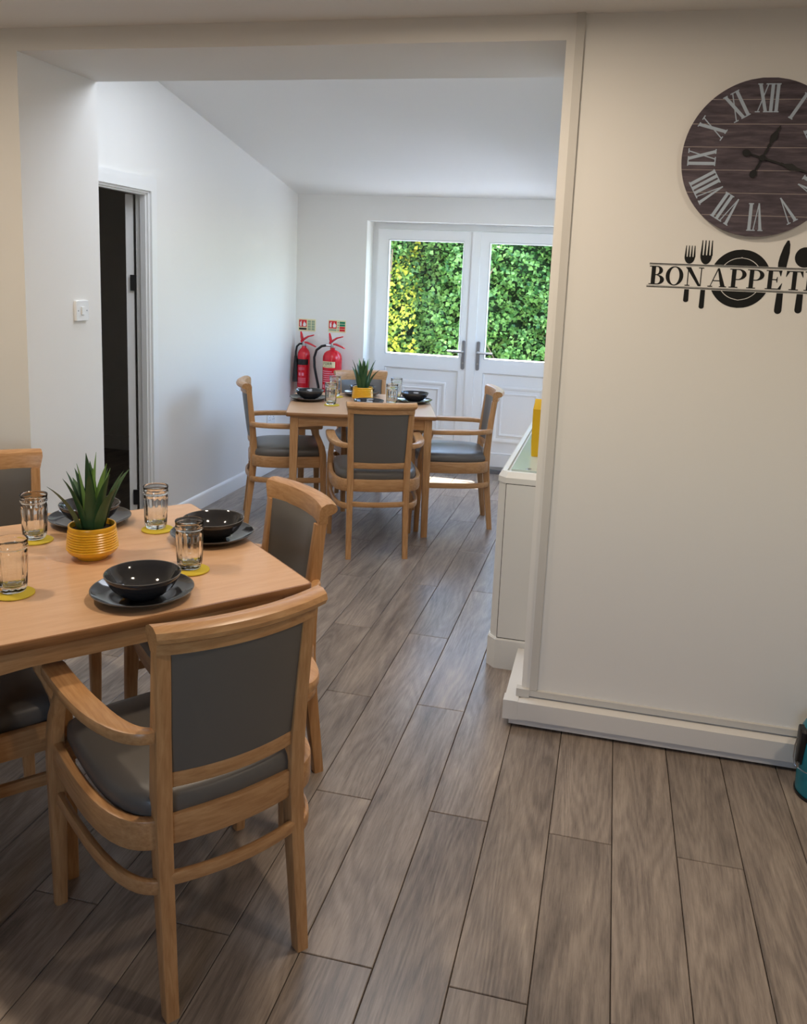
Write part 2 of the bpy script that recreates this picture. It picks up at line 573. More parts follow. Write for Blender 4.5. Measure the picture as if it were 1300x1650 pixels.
# skirting, architrave, trunking
g = G()
sk = [(0, 0), (0.016, 0), (0.016, 0.088), (0.012, 0.098), (0.004, 0.105), (0, 0.105)]
g.loft([[(XL + u, y, v) for u, v in sk] for y in (4.447, YB)])
g.loft([[(x, YB - u, v) for u, v in sk] for x in (XL + 0.016, ox0 - 0.02)])
struct(mk('baseboard_left', g, 'gloss', smooth=30), 'white skirting board along the back room left wall')
g = G()
g.box(XL, XL + 0.016, dy1 + 0.012, dy1 + 0.068, 0, dz + 0.085).box(XL, XL + 0.016, dy0 - 0.068, dy0 - 0.012, 0, dz + 0.085).box(XL, XL + 0.016, dy0 - 0.012, dy1 + 0.012, dz + 0.012, dz + 0.085)
g.box(XL - 0.078, XL + 0.002, dy1, dy1 + 0.03, 0, dz).box(XL - 0.078, XL + 0.002, dy0 - 0.03, dy0, 0, dz).box(XL - 0.078, XL + 0.002, dy0 - 0.03, dy1 + 0.03, dz, dz + 0.03)
g.box(XL - 0.045, XL - 0.012, dy1 - 0.010, dy1, 0, dz - 0.010).box(XL - 0.045, XL - 0.012, dy0, dy1, dz - 0.010, dz)
struct(mk('trim_1', g, 'gloss', smooth=0, bevel=0.002), 'white architrave and lining around the side doorway')
struct(bx('trim_2', 'trunk2', -0.191, -0.164, YP - 0.013, YP, 0.135, ZC, bevel=0.002), 'slim white cable trunking running up the partition edge')
tr = thing('trim_3', 'boxy white skirting trunking round the foot of the partition', None, (-0.25, YP, 0))
tr['kind'] = 'structure'
TX = XR - 0.056
def off(o, x, y, z=0):
    o.location = (-x, -y, -z)
    return o
OT = (-0.25, YP)
off(bx('trunking_box', 'trunk', TX + 0.03, FX1, YP - 0.056, YP, 0.038, 0.104, tr, bevel=0.006), *OT)
off(bx('trunking_return', 'trunk', TX, XR, YP - 0.02, 3.280, 0.038, 0.104, tr, bevel=0.006), *OT)
off(bx('corner_cover', 'trunk', TX - 0.003, TX + 0.05, YP - 0.059, YP - 0.006, 0.035, 0.107, tr, bevel=0.006), *OT)
off(bx('plinth', 'trunk', TX + 0.02, FX1, YP - 0.045, YP, 0.012, 0.038, tr), *OT)
off(bx('upper_strip', 'trunk2', -0.215, FX1, YP - 0.014, YP, 0.112, 0.134, tr, bevel=0.003), *OT)
off(bx('strip_corner', 'trunk2', -0.238, -0.19, YP - 0.018, YP + 0.012, 0.106, 0.137, tr, bevel=0.003), *OT)

# dark side room with its open door
g = G().box(-4.6, -4.5, 2.4, 6.5, -0.06, 2.5).box(-4.6, XL - 0.075, 6.4, 6.5, -0.06, 2.5).box(-4.6, FX0 - 0.13, 2.4, 2.5, -0.06, 2.5)
struct(mk('wall_side_room', g, 'corr', smooth=0), 'unlit grey walls of the side room beyond the doorway')
struct(bx('ceiling_side_room', 'corr', -4.6, XL - 0.075, 2.4, 6.5, 2.5, 2.6, smooth=0), 'unlit ceiling of the side room')
struct(bx('floor_side_room', 'plank', -4.6, XL - 0.075, 2.4, 6.5, -0.06, -0.002, smooth=0), 'dark floor of the side room')
struct(bx('baseboard_side_room', 'corr', -4.5, XL - 0.08, 6.384, 6.4, 0, 0.12, smooth=0), 'skirting board on the far wall of the side room')
dr = thing('door_2', 'white door leaf standing open into the dark side room', None, (XL - 0.098, dy1 + 0.006, 0), math.radians(24))
dr['kind'] = 'structure'
bx('leaf', 'gloss', -0.042, 0.0, 0.004, 0.76, 0.006, dz - 0.006, dr, bevel=0.002)
for z in (0.22, 1.49):
    bx('hinge', 'black', -0.020, 0.018, -0.008, 0.004, z - 0.045, z + 0.045, dr)

# glazed double doors
YD = 6.85
def bars(name, m, x0, x1, z0, z1, w, ya, yb, parent, bev=0.004, wb=None, wt=None):
    wb = w if wb is None else wb
    wt = w if wt is None else wt
    gg = G().box(x0, x0 + w, ya, yb, z0, z1).box(x1 - w, x1, ya, yb, z0, z1).box(x0 + w, x1 - w, ya, yb, z0, z0 + wb).box(x0 + w, x1 - w, ya, yb, z1 - wt, z1)
    return mk(name, gg, m, parent, bevel=bev)
fr = thing('door_frame', 'white plastic frame with threshold holding the glazed double doors', None, (-1.13, YD, 0))
fr['kind'] = 'structure'
fr.name = 'trim_4'
o = bars('frame', 'upvc', ox0, ox1, 0.0, oz, 0.051, YD + 0.012, YD + 0.08, fr, 0.004, 0.05)
off(o, -1.13, YD)
off(bx('threshold', 'silver', ox0, ox1, YD - 0.05, YD - 0.01, 0.0, 0.028, fr, bevel=0.003), -1.13, YD)
def moulding(gg, x0, x1, z0, z1, w, y, dep):
    """picture-frame moulding standing proud of plane y towards the room"""
    prof = [(0, 0), (0, dep * 0.6), (w * 0.35, dep), (w * 0.7, dep * 0.7), (w, 0)]
    rings = []
    for sx, sz in ((0, 0), (1, 0), (1, 1), (0, 1)):
        ring = []
        for a, d in prof:
            x = x0 + a if sx == 0 else x1 - a
            z = z0 + a if sz == 0 else z1 - a
            ring.append((x, y - d, z))
        rings.append(ring)
    gg.loft(rings, closed=True)
def leaf(name, label, x0, x1, hx, hs):
    """one door leaf; hx = lock stile x, hs = direction the lever points"""
    t = thing(name, label, None, ((x0 + x1) / 2, YD, 0))
    t['kind'] = 'structure'
    c = (x0 + x1) / 2
    gx0, gx1, gz0, gz1 = x0 + 0.088, x1 - 0.088, 0.945, 1.888
    A = lambda o: off(o, c, YD)
    z0, z1 = 0.055, oz - 0.055
    gg = G().box(x0, gx0, YD - 0.02, YD + 0.05, z0, z1).box(gx1, x1, YD - 0.02, YD + 0.05, z0, z1)
    gg.box(gx0, gx1, YD - 0.02, YD + 0.05, gz1, z1).box(gx0, gx1, YD - 0.02, YD + 0.05, 0.835, gz0).box(gx0, gx1, YD - 0.02, YD + 0.05, z0, 0.16)
    A(mk('leaf_frame', gg, 'upvc', t, bevel=0.003))
    A(bx('pane', 'pane', gx0 - 0.005, gx1 + 0.005, YD + 0.018, YD + 0.022, gz0 - 0.005, gz1 + 0.005, t, smooth=0))
    gg = G()
    moulding(gg, gx0, gx1, gz0, gz1, 0.012, YD - 0.0, 0.018)
    A(mk('glazing_bead', gg, 'upvc', t))
    pz0, pz1 = 0.16, 0.835
    A(bx('panel', 'upvc', gx0, gx1, YD + 0.0, YD + 0.04, pz0, pz1, t))
    gg = G()
    moulding(gg, gx0, gx1, pz0, pz1, 0.014, YD, 0.012)
    A(mk('panel_bead', gg, 'upvc', t))
    gg = G()
    moulding(gg, gx0 + 0.10, gx1 - 0.10, pz0 + 0.10, pz1 - 0.10, 0.035, YD, 0.014)
    moulding(gg, gx0 + 0.155, gx1 - 0.155, pz0 + 0.155, pz1 - 0.155, 0.022, YD, 0.012)
    A(mk('panel_moulding', gg, 'upvc', t))
    h = G().loft([[(hx + q[0], YD - 0.02 - d, 0.972 + q[1]) for q in rrect(0.03 - e, 0.24 - e, 0.0149 - e / 2, 4)] for d, e in ((0, 0), (0.008, 0), (0.011, 0.006))])
    hp = A(mk('handle_plate', h, 'silver', t))
    h = G().tube([(hx, YD - 0.028, 1.0), (hx, YD - 0.055, 1.0), (hx + hs * 0.012, YD - 0.066, 1.0), (hx + hs * 0.05, YD - 0.068, 1.0), (hx + hs * 0.125, YD - 0.066, 1.0)], [0.01, 0.01, 0.0105, 0.010, 0.0085], 10)
    lv = mk('lever', h, 'steel', hp)
    h = G().tube([(hx, YD - 0.03, 0.905), (hx, YD - 0.036, 0.905)], 0.008, 10)
    mk('lock_cylinder', h, 'steel', hp)
    return t
leaf('door_1', 'left leaf of the white glazed double doors', -1.945, -1.135, -1.187, -1)
leaf('door_3', 'right leaf of the white glazed double doors', -1.105, -0.315, -1.063, 1)
struct(bx('trim_5', 'upvc', -1.158, -1.088, YD - 0.032, YD - 0.0205, 0.06, oz - 0.055, bevel=0.004), 'white cover strip where the two glazed door leaves meet')

w1 = thing('window_1', 'white framed side window of the back room', None, (XR + 0.06, (wy0 + wy1) / 2, 0))
w1['kind'] = 'structure'
OW = (XR + 0.06, (wy0 + wy1) / 2)
g = G().box(XR + .03, XR + .09, wy0, wy0 + .06, wz0, wz1).box(XR + .03, XR + .09, wy1 - .06, wy1, wz0, wz1).box(XR + .03, XR + .09, wy0, wy1, wz0, wz0 + .06).box(XR + .03, XR + .09, wy0, wy1, wz1 - .06, wz1).box(XR + .03, XR + .09, 5.82, 5.88, wz0, wz1)
off(mk('frame', g, 'upvc', w1, smooth=0), *OW)
off(bx('pane', 'pane', XR + .058, XR + .062, wy0 + .05, wy1 - .05, wz0 + .05, wz1 - .05, w1, smooth=0), *OW)

# frosted rooflight in the sloping ceiling, above the beam and out of sight
w2 = thing('window_2', 'frosted rooflight in the sloping ceiling of the back room', None, (-1.35, 3.92, 2.7))
w2['kind'] = 'structure'
g = G()
for xa, xb, ya_, yb_2 in ((-2.16, -2.10, 3.5, 4.34), (-0.60, -0.54, 3.5, 4.34), (-2.16, -0.54, 3.5, 3.56), (-2.16, -0.54, 4.28, 4.34)):
    g.box(xa + 1.35, xb + 1.35, ya_ - 3.92, yb_2 - 3.92, -0.03, 0.06 if yb_2 < 4 else -0.0)
mk('frame', g, 'upvc', w2, smooth=0)

# garden outside
struct(mk('ground', G().box(-7, 6, YB + 0.28, 16, -0.3, -0.05).box(XR + .12, 6, YP + .18, YB + .28, -0.3, -0.05), 'patio', smooth=0), 'pale paving outside the glazed doors')
hd = thing('ivy_hedge', 'tall dense green ivy hedge outside the glazed doors', 'hedge', (-1.2, 9.2, -0.05))
rnd = random.Random(3)
def bulge(x, z):
    return 0.16 * math.sin(2.1 * x + 1.3 * z) + 0.11 * math.sin(4.7 * x - 2.9 * z + 1) + 0.07 * math.sin(9 * x + 7 * z) + 0.045 * math.sin(17 * x - 15 * z) + 0.035 * math.sin(23 * z + 11 * x)
HH = 2.45
g = G()
nx, nz = 150, 44
vv, ff = [], []
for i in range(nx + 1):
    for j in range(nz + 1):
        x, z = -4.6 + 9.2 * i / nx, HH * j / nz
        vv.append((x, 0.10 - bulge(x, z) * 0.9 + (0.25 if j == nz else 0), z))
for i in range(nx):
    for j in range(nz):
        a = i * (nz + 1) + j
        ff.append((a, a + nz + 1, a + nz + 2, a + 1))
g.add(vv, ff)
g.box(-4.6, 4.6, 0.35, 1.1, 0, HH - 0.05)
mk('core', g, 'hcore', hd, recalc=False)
def leaves(n, rect, yfun, size, name, m, parent, droop=0.5):
    vs_, fs_ = [], []
    for _ in range(n):
        x = rnd.uniform(rect[0], rect[1])
        z = rect[2] + (rect[3] - rect[2]) * rnd.random()
        y = yfun(x, z) + rnd.uniform(-0.09, 0.07)
        s = size * rnd.uniform(0.6, 1.35)
        d = Vector((rnd.uniform(-0.8, 0.8), rnd.uniform(-1.0, -0.1), rnd.uniform(-1.2, 0.5) * droop * 1.6)).normalized()
        nrm = Vector((rnd.uniform(-0.7, 0.7), -0.75, rnd.uniform(0.0, 1.1)))
        sd = d.cross(nrm).normalized()
        up = sd.cross(d).normalized()
        p = Vector((x, y, z))
        w = s * rnd.uniform(0.36, 0.5)
        o = len(vs_)
        vs_ += [p, p + d * s * 0.35 + sd * w + up * s * 0.12, p + d * s, p + d * s * 0.35 - sd * w + up * s * 0.12, p + d * s * 0.4]
        fs_ += [(o, o + 1, o + 4), (o + 1, o + 2, o + 4), (o + 2, o + 3, o + 4), (o + 3, o, o + 4)]
    gg = G()
    gg.v = [tuple(v) for v in vs_]
    gg.f = fs_
    return mk(name, gg, m, parent, smooth=0, recalc=False, kind='stuff')
leaves(25000, (-2.9, 2.3, 0.35, HH + 0.1), lambda x, z: 0.05 - bulge(x, z), 0.050, 'foliage', 'ivy', hd)
leaves(3500, (-4.6, -2.9, 0.2, HH + 0.1), lambda x, z: 0.05 - bulge(x, z), 0.075, 'foliage', 'ivy', hd)
leaves(3500, (2.3, 4.6, 0.2, HH + 0.1), lambda x, z: 0.05 - bulge(x, z), 0.075, 'foliage', 'ivy', hd)
g = G()
for q in range(2):
    x = -0.1 + 0.75 * q
    g.tube([(x + 0.12 * math.sin(k * 1.1 + q), -0.16 - bulge(x, 0.3 + 0.25 * k), 0.2 + 0.26 * k) for k in range(7)], 0.005, 6)
mk('vine_stem', g, 'stem', hd)
gs = thing('golden_shrub', 'yellow leaved golden shrub growing against the ivy hedge', 'shrub', (-2.62, 8.72, -0.05))
leaves(2600, (-0.55, 0.52, 0.1, 2.35), lambda x, z: 0.26 - 0.22 * math.sin(4.6 * z + 5 * x + 0.6) - 0.1 * math.sin(13 * x - 9 * z) + 0.7 * x * abs(x), 0.048, 'foliage', 'gold', gs)
g = G()
for q in range(3):
    g.tube([(-0.3 + 0.25 * q + 0.04 * math.sin(k + q), 0.2, 0.32 * k) for k in range(7)], [0.02 - 0.002 * k for k in range(7)], 6)
mk('stem', g, 'stem', gs)
# ------------------------------------------------------------------ ceiling lights (above and behind the view)
def ceiling_light(x, y, energy, label):
    t = thing('ceiling_light', label, 'ceiling light', (x, y, ZC), 0, 'round ceiling lights of the front room')
    mk('trim_ring', G().lathe([(0.088, 0.0), (0.108, 0.0), (0.108, -0.008), (0.100, -0.014), (0.088, -0.012), (0.088, 0.0)], 32), 'upvc', t)
    l = light('lamp', 'AREA', (0, 0, -0.012), energy, LAMP_COL, shape='DISK', size=0.16)
    l.parent = t
    return t
LAMP_COL = (1.0, 0.83, 0.64)
ceiling_light(-0.45, 2.05, 14, 'round ceiling light nearest the clock')
ceiling_light(-2.15, 1.75, 14, 'round ceiling light above the set table')
ceiling_light(1.15, 1.35, 12, 'round ceiling light at the right of the front room')

# ------------------------------------------------------------------ chairs
def make_chair(label):
    t = thing('dining_chair', label, 'chair', group='beech armchairs around the tables')
    sweep = []
    for s in (-1, 1):
        st = [(0.162, -0.045, 0, .030, .032), (0.1615, -0.031, .12, .032, .035), (0.160, -0.012, .28, .034, .040), (0.160, 0, .42, .036, .044), (0.161, -0.002, .52, .036, .042),
              (0.164, -0.010, .64, .034, .038), (0.167, -0.021, .75, .033, .034), (0.170, -0.030, .838, .032, .031)]
        mk('rear_leg', G().post([(s * x, y, z, a, b) for x, y, z, a, b in st], 0.0035), 'beech_z', t)
    for s in (-1, 1):
        st = [(.248, .437, 0, .030, .031), (.250, .432, .25, .037, .039), (.252, .426, .40, .040, .044), (.252, .424, .47, .036, .044), (.251, .414, .52, .033, .042),
              (.248, .396, .565, .030, .038), (.246, .380, .60, .029, .038), (.247, .372, .640, .031, .046)]
        mk('front_leg', G().post([(s * x, y, z, a, b) for x, y, z, a, b in st], 0.008), 'beech_z', t)
    # crest rail
    prof = [(.015, .846), (.015, .890), (.010, .904), (-.006, .912), (-.026, .912), (-.041, .904), (-.046, .892), (-.043, .882), (-.035, .876), (-.022, .873), (-.0185, .869), (-.0175, .846)]
    rings = []
    N = 16
    for i in range(N + 1):
        u = -1 + 2 * i / N
        ring = []
        for dy, z in prof:
            e = max(0, min(1, (z - .868) / .024))
            half = .186 + .010 * e * e * (3 - 2 * e)
            ring.append((u * half, -.030 - .036 * (1 - u * u) + dy, z - .008))
        rings.append(ring)
    mk('crest_rail', G().loft(rings), 'beech_x', t, smooth=32)
    # upholstered back
    rings = []
    NZ, NX = 10, 10
    for k in range(NZ + 1):
        f = k / NZ
        z = .555 + (.840 - .555) * f
        half = .1445 + .0125 * f
        yc = -.004 + (-.030 + .004) * f
        bow = .022 + .012 * f
        ed = min(f, 1 - f) * 2
        puff = .012 * min(1, ed * 4) ** .5
        top, bot = [], []
        for i in range(NX + 1):
            u = -1 + 2 * i / NX
            y = yc - bow * (1 - u * u)
            pf = puff * (1 - abs(u) ** 6)
            top.append((u * half, y + .010 + pf, z))
            bot.append((u * half, y - .011 - pf * .15, z))
        rings.append(top + bot[::-1])
    mk('back_pad', G().loft(rings), 'vinyl', t, smooth=50)
    N = 10
    arc = lambda h, y, b, z: [(-h + 2 * h * i / N, y - b * (1 - (-1 + 2 * i / N) ** 2), z) for i in range(N + 1)]
    mk('lower_back_rail', G().rail(arc(.150, -.003, .022, .537), .024, .037), 'beech_x', t)
    # seat frame
    for s in (-1, 1):
        pts = bez((.166, -.004, .42), (.242, .016, .42), (.266, .12, .42), (.250, .418, .42), 12)
        mk('side_rail', G().rail([(s * x, y, z) for x, y, z in pts], .024, .07), 'beech_y', t)
        pts = bez((.164, -.020, .302), (.232, .0, .302), (.252, .11, .302), (.248, .428, .302), 12)
        mk('side_stretcher', G().rail([(s * x, y, z) for x, y, z in pts], .017, .034), 'beech_y', t)
        pts = bez((.178, -.014, .650), (.232, -.002, .650), (.264, .10, .649), (.258, .398, .648), 14)
        w = [.026 + .030 * min(1, i / 9) for i in range(15)]
        pts = pts + [(.2575, .412, .648), (.257, .418, .648)]
        w = w + [.050, .034]
        h = [.029] * 15 + [.027, .018]
        mk('arm', G().rail([(s * x, y, z) for x, y, z in pts], w, h, .008), 'beech_y', t)
    mk('rear_rail', G().rail(arc(.156, .0, .020, .42), .024, .07), 'beech_x', t)
    mk('front_rail', G().rail(arc(.240, .420, -.018, .42), .024, .062), 'beech_x', t)
    mk('rear_stretcher', G().rail(arc(.154, -.020, .022, .314), .016, .031), 'beech_x', t)
    # seat pad
    half = []
    side = bez((.148, -.006), (.225, .012), (.254, .12), (.231, .40), 10)
    half = [(0.0, -.018), (.07, -.014)] + side + [(.222, .430), (.20, .442), (.10, .452)]
    outline = half + [(0, .454)] + [(-x, y) for x, y in half[:0:-1]]
    c = (0, .215)
    rings = []
    for k, z in ((.97, .440), (1.0, .456), (1.003, .474), (.985, .489), (.94, .499), (.84, .506), (.6, .511), (.3, .513), (.08, .513)):
        rings.append([(c[0] + (x - c[0]) * k, c[1] + (y - c[1]) * k, z) for x, y in outline])
    mk('seat_pad', G().loft(rings), 'vinyl', t, smooth=60)
    return t

def place(root, origin, ang):
    root.location = (origin[0], origin[1], 0)
    root.rotation_euler = (0, 0, math.radians(ang - 90))
ch = make_chair('beech armchair with grey seat nearest the viewer, its back turned')
spots = [
    ((-0.748, 1.576), 142.3, None),
    ((-0.972, 2.4505), 227.6, 'beech armchair tucked against the right edge of the near table'),
    ((-2.135, 2.492), 319.0, 'beech armchair at the far left of the near table, cut by the frame'),
    ((-1.746, 1.563), 49.5, 'beech armchair under the left side of the near table, seat just showing'),
    ((-1.2265, 4.472), 111.7, 'beech armchair with its back to the viewer at the far table'),
    ((-0.769, 5.380), 196.3, 'beech armchair at the right of the far table beside the white doors'),
    ((-2.200, 4.943), 25.0, 'beech armchair at the left of the far table by the white wall'),
    ((-1.732, 5.785), 304.0, 'beech armchair behind the far table below the fire extinguishers'),
]
for i, (p, a, lab) in enumerate(spots):
    c = ch if i == 0 else dup(ch, (0, 0, 0), 0, lab)
    place(c, p, a)

# ------------------------------------------------------------------ tables
ZT = 0.765
KT = (1.6 - ZT) / (1.6 - 0.745)       # table plans were surveyed for a 745 mm top
def make_table(label):
    t = thing('dining_table', label, 'table', group='square beech dining tables')
    def outline(h, r, bow=.007):
        pts = []
        for q in range(4):
            a = q * PI / 2
            ca, sa = math.cos(a), math.sin(a)
            loc = []
            for i in range(9):
                u = -1 + 2 * i / 8
                loc.append((u * (h - r), -(h + bow * (1 - u * u)) + bow * 0))
            for i in range(1, 4):
                b = -PI / 2 + PI / 2 * i / 4
                loc.append((h - r + r * math.cos(b), -h + r + r * math.sin(b)))
            pts += [(x * ca - y * sa, x * sa + y * ca) for x, y in loc]
        return pts
    H = .454
    mk('tabletop', G().loft([[(x, y, z) for x, y in outline(H - .006, .014)] for z in (ZT - .022, ZT)]), 'ttop', t, smooth=30)
    rings = []
    for d, z in ((.0065, ZT - .0005), (.002, ZT - .001), (0, ZT - .005), (0, ZT - .018), (.004, ZT - .024), (.0065, ZT - .024)):
        rings.append([(x, y, z) for x, y in outline(H - d, .019 - d)])
    mk('edge_lipping', G().loft(rings, closed=True), 'tedge', t, smooth=40)
    L = .404
    for sx in (-1, 1):
        for sy in (-1, 1):
            mk('leg', G().post([(sx * L + sx * e, sy * L + sy * e, z, w, w) for z, w, e in ((0, .038, .005), (.62, .049, 0), (ZT - .022, .049, 0))], .003), 'beech_z', t)
    N = 12
    for q in range(4):
        a = q * PI / 2
        pts = [(-(L - .02) + 2 * (L - .02) * i / N) for i in range(N + 1)]
        rings = []
        for u in pts:
            zb = .684 if abs(u) < .30 else .684 - .012 * min(1, (abs(u) - .30) / .05)
            y = -L - .004
            ring = [(u, y - .011, zb), (u, y + .011, zb), (u, y + .011, ZT - .022), (u, y - .011, ZT - .022)]
            rings.append([(x * math.cos(a) - yy * math.sin(a), x * math.sin(a) + yy * math.cos(a), z) for x, yy, z in ring])
        mk('apron', G().loft(rings), 'beech_x' if q % 2 == 0 else 'beech_y', t, smooth=25)
    return t
tb = make_table('square beech dining table in the left foreground, set for a meal')
tb.location = (-1.409 * KT, 2.064 * KT, 0)
tb.rotation_euler = (0, 0, math.radians(48.9))
t2 = dup(tb, (-1.595 * KT, 5.319 * KT, 0), math.radians(17.3), 'square beech dining table in the back room before the white doors')

# ------------------------------------------------------------------ tableware
def make_plate(label):
    t = thing('dinner_plate', label, 'plate', group='charcoal dinner plates')
    mk('dish', G().lathe([(0, 0), (.072, 0), (.078, .0025), (.100, .006), (.120, .0145), (.1285, .021), (.1292, .0225), (.1275, .0233), (.118, .0172), (.098, .0098), (.080, .0072), (.05, .0068), (0, .0068)], 56), 'dish', t, smooth=50)
    mk('rim', G().lathe([(.1283, .0222), (.1297, .0226), (.1297, .0236), (.1280, .0238), (.1270, .0232), (.1283, .0222)], 56), 'dishrim', t, smooth=60)
    return t
def make_bowl(label):
    t = thing('bowl', label, 'bowl', group='charcoal bowls')
    mk('dish', G().lathe([(0, .002), (.033, .002), (.034, 0), (.038, 0), (.040, .004), (.058, .012), (.077, .029), (.090, .050), (.0945, .0625), (.0938, .0637), (.0925, .063), (.0875, .051), (.074, .031), (.055, .0155), (.032, .009), (0, .008)], 56), 'dish', t, smooth=50)
    mk('rim', G().lathe([(.0944, .0622), (.0953, .0632), (.0945, .0643), (.0930, .0641), (.0926, .0630), (.0944, .0622)], 56), 'dishrim', t, smooth=60)
    return t
def make_glass(label):
    def mod(r, z, a):
        if .011 < z < .106 and r > .0335:
            k = min(1, (z - .011) / .012, (.106 - z) / .012)
            return r * (1 + .055 * k * (abs(math.cos(7 * a)) - .6))
        return r
    g = G().lathe([(0, .0015), (.024, .001), (.027, 0), (.0305, .001), (.0325, .005), (.0335, .010), (.0345, .014), (.0350, .024), (.0360, .050), (.0370, .078), (.0376, .094), (.0378, .102), (.0372, .107),
                   (.0362, .110), (.0362, .113), (.0385, .116), (.0398, .1185), (.0398, .1215), (.0386, .124), (.0388, .129), (.0400, .1365), (.0396, .1385), (.0384, .1380),
                   (.0370, .130), (.0362, .122), (.0340, .110), (.0335, .09), (.0318, .05), (.0300, .022), (.024, .0155), (.012, .0135), (0, .013)], 84, mod=mod)
    return tag(mk('drinking_glass', g, 'glass', smooth=60), label, 'glass', 'ribbed clear tumblers')
def make_coaster(label):
    g = G().lathe([(0, 0), (.0485, 0), (.0500, .001), (.0500, .0032), (.0490, .0042), (0, .0042)], 40)
    return tag(mk('coaster', g, 'coaster', smooth=40), label, 'coaster', 'yellow felt coasters')
def at(o, x, y, z, a=0):
    o.location = (x * KT, y * KT, z)
    o.scale = (.985, .985, .985)
    o.rotation_euler = (0, 0, math.radians(a))
    return o
near, far = 'near table', 'far table'
P = [  # x, y, plate label, bowl label
    (-1.140, 1.872, 'charcoal plate at the near edge of the foreground table', 'charcoal bowl on the nearest plate of the foreground table'),
    (-1.195, 2.375, 'charcoal plate at the right of the foreground table beside the chair', 'charcoal bowl at the right of the foreground table beside the chair'),
    (-1.640, 2.380, 'charcoal plate behind the plant on the foreground table', 'charcoal bowl behind the plant on the foreground table'),
    (-1.955, 5.285, 'charcoal plate at the left of the far table', 'charcoal bowl at the left of the far table'),
    (-1.290, 5.530, 'charcoal plate at the right of the far table', 'charcoal bowl at the right of the far table'),
    (-1.470, 5.040, 'charcoal plate hidden behind the chair back at the far table', 'charcoal bowl just above the chair back at the far table'),
    (-1.702, 5.668, 'charcoal plate behind the plant on the far table', 'charcoal bowl behind the plant on the far table'),
]
pl = bo = None
for x, y, la, lb in P:
    if pl is None:
        pl, bo = make_plate(la), make_bowl(lb)
        a, b = pl, bo
    else:
        a, b = dup(pl, (0, 0, 0), 0, la), dup(bo, (0, 0, 0), 0, lb)
    at(a, x, y, ZT + .0005)
    at(b, x + .012, y - .018, ZT + .0005 + .0075, random.uniform(0, 360))
T = [
    (-1.125, 2.095, 'tumbler between the two nearest bowls on the foreground table', 'yellow coaster between the two nearest bowls on the foreground table'),
    (-1.408, 2.398, 'tumbler right of the plant at the back of the foreground table', 'yellow coaster right of the plant at the back of the foreground table'),
    (-1.690, 2.170, 'tumbler left of the plant on the foreground table', 'yellow coaster left of the plant on the foreground table'),
    (-1.462, 1.786, 'tumbler at the frame edge on the foreground table', 'yellow coaster at the frame edge on the foreground table'),
    (-1.755, 5.155, 'front left tumbler on the far table', 'yellow coaster under the front left tumbler of the far table'),
    (-1.384, 5.310, 'front right tumbler on the far table, by the plant', 'yellow coaster under the front right tumbler of the far table'),
    (-1.440, 5.640, 'rear right tumbler on the far table', 'yellow coaster under the rear right tumbler of the far table'),
    (-1.850, 5.520, 'rear left tumbler on the far table', 'yellow coaster under the rear left tumbler of the far table'),
]
gl = co = None
for x, y, la, lb in T:
    if gl is None:
        gl, co = make_glass(la), make_coaster(lb)
        a, b = gl, co
    else:
        a, b = gl.copy(), co.copy()
        COL.objects.link(a)
        COL.objects.link(b)
        a['label'], b['label'] = la, lb
    at(a, x, y, ZT + .0005 + .0045, random.uniform(0, 90))
    ang = random.uniform(0, 2 * PI)
    at(b, x + .012, y - .012, ZT + .0005)

def make_plant(label, seed, loc):
    t = thing('potted_succulent', label, 'potted plant', loc, group='spiky succulents in mustard pots')
    prof = [(0, .0), (.040, 0), (.043, .003), (.046, .008), (.058, .014), (.0665, .022), (.0695, .029)]
    n = 8
    for i in range(n * 4):
        f = i / (n * 4)
        z = .031 + .057 * f
        prof.append((.0700 - .0055 * f + .0014 * math.cos(2 * PI * n * f), z))
    prof += [(.0645, .091), (.0650, .096), (.0632, .0985), (.0605, .0975), (.0595, .090), (.0590, .074), (0, .074)]
    mk('pot', G().lathe(prof, 48), 'pot', t, smooth=60)
    mk('soil', G().lathe([(.0588, .0745), (.0588, .083), (.03, .086), (0, .088)], 32), 'soil', t)
    r = random.Random(seed)
    specs = []
    for ring, cnt, tilt, ln in ((0, 3, 3, .215), (1, 6, 9, .205), (2, 7, 17, .195), (3, 4, 29, .185)):
        for k in range(cnt):
            specs.append((2 * PI * (k + .37 * ring) / cnt + r.uniform(-.2, .2), math.radians(tilt + r.uniform(-5, 5)), ln * r.uniform(.86, 1.08), ring))
    for az, tl, ln, ring in specs:
        rings = []
        K = 9
        p = Vector((.010 * (ring + .5), 0, .079))
        for i in range(K + 1):
            f = i / K
            a = tl * (.45 + .75 * f + .35 * f * f)
            if i:
                p = p + Vector((math.sin(a), 0, math.cos(a))) * (ln / K)
            tn = Vector((math.sin(a), 0, math.cos(a)))
            inn = Vector((-math.cos(a), 0, math.sin(a)))         # towards the centre (upper side)
            w = .0180 * (min(1, .62 + f * 1.6)) * (1 - f ** 2.2) ** .9 + .0004
            th = .0045 * (1 - f) + .0006
            sd = Vector((0, 1, 0))
            rings.append([p + sd * w + inn * w * .30, p + inn * th * .2, p - sd * w + inn * w * .30, p - inn * th])
        o = mk('leaf', G().loft(rings), 'leafl' if (ring in (0, 1) and r.random() < .45) else 'leafd', t, smooth=70)
        o.rotation_euler = (0, 0, az)
    return t
make_plant('spiky green succulent in a mustard pot on the foreground table', 5, (-1.434 * KT, 2.090 * KT, ZT + .0005)).rotation_euler = (0, 0, 2.6)
make_plant('spiky green succulent in a mustard pot on the far table', 9, (-1.612 * KT, 5.395 * KT, ZT + .0005)).rotation_euler = (0, 0, 1.1)

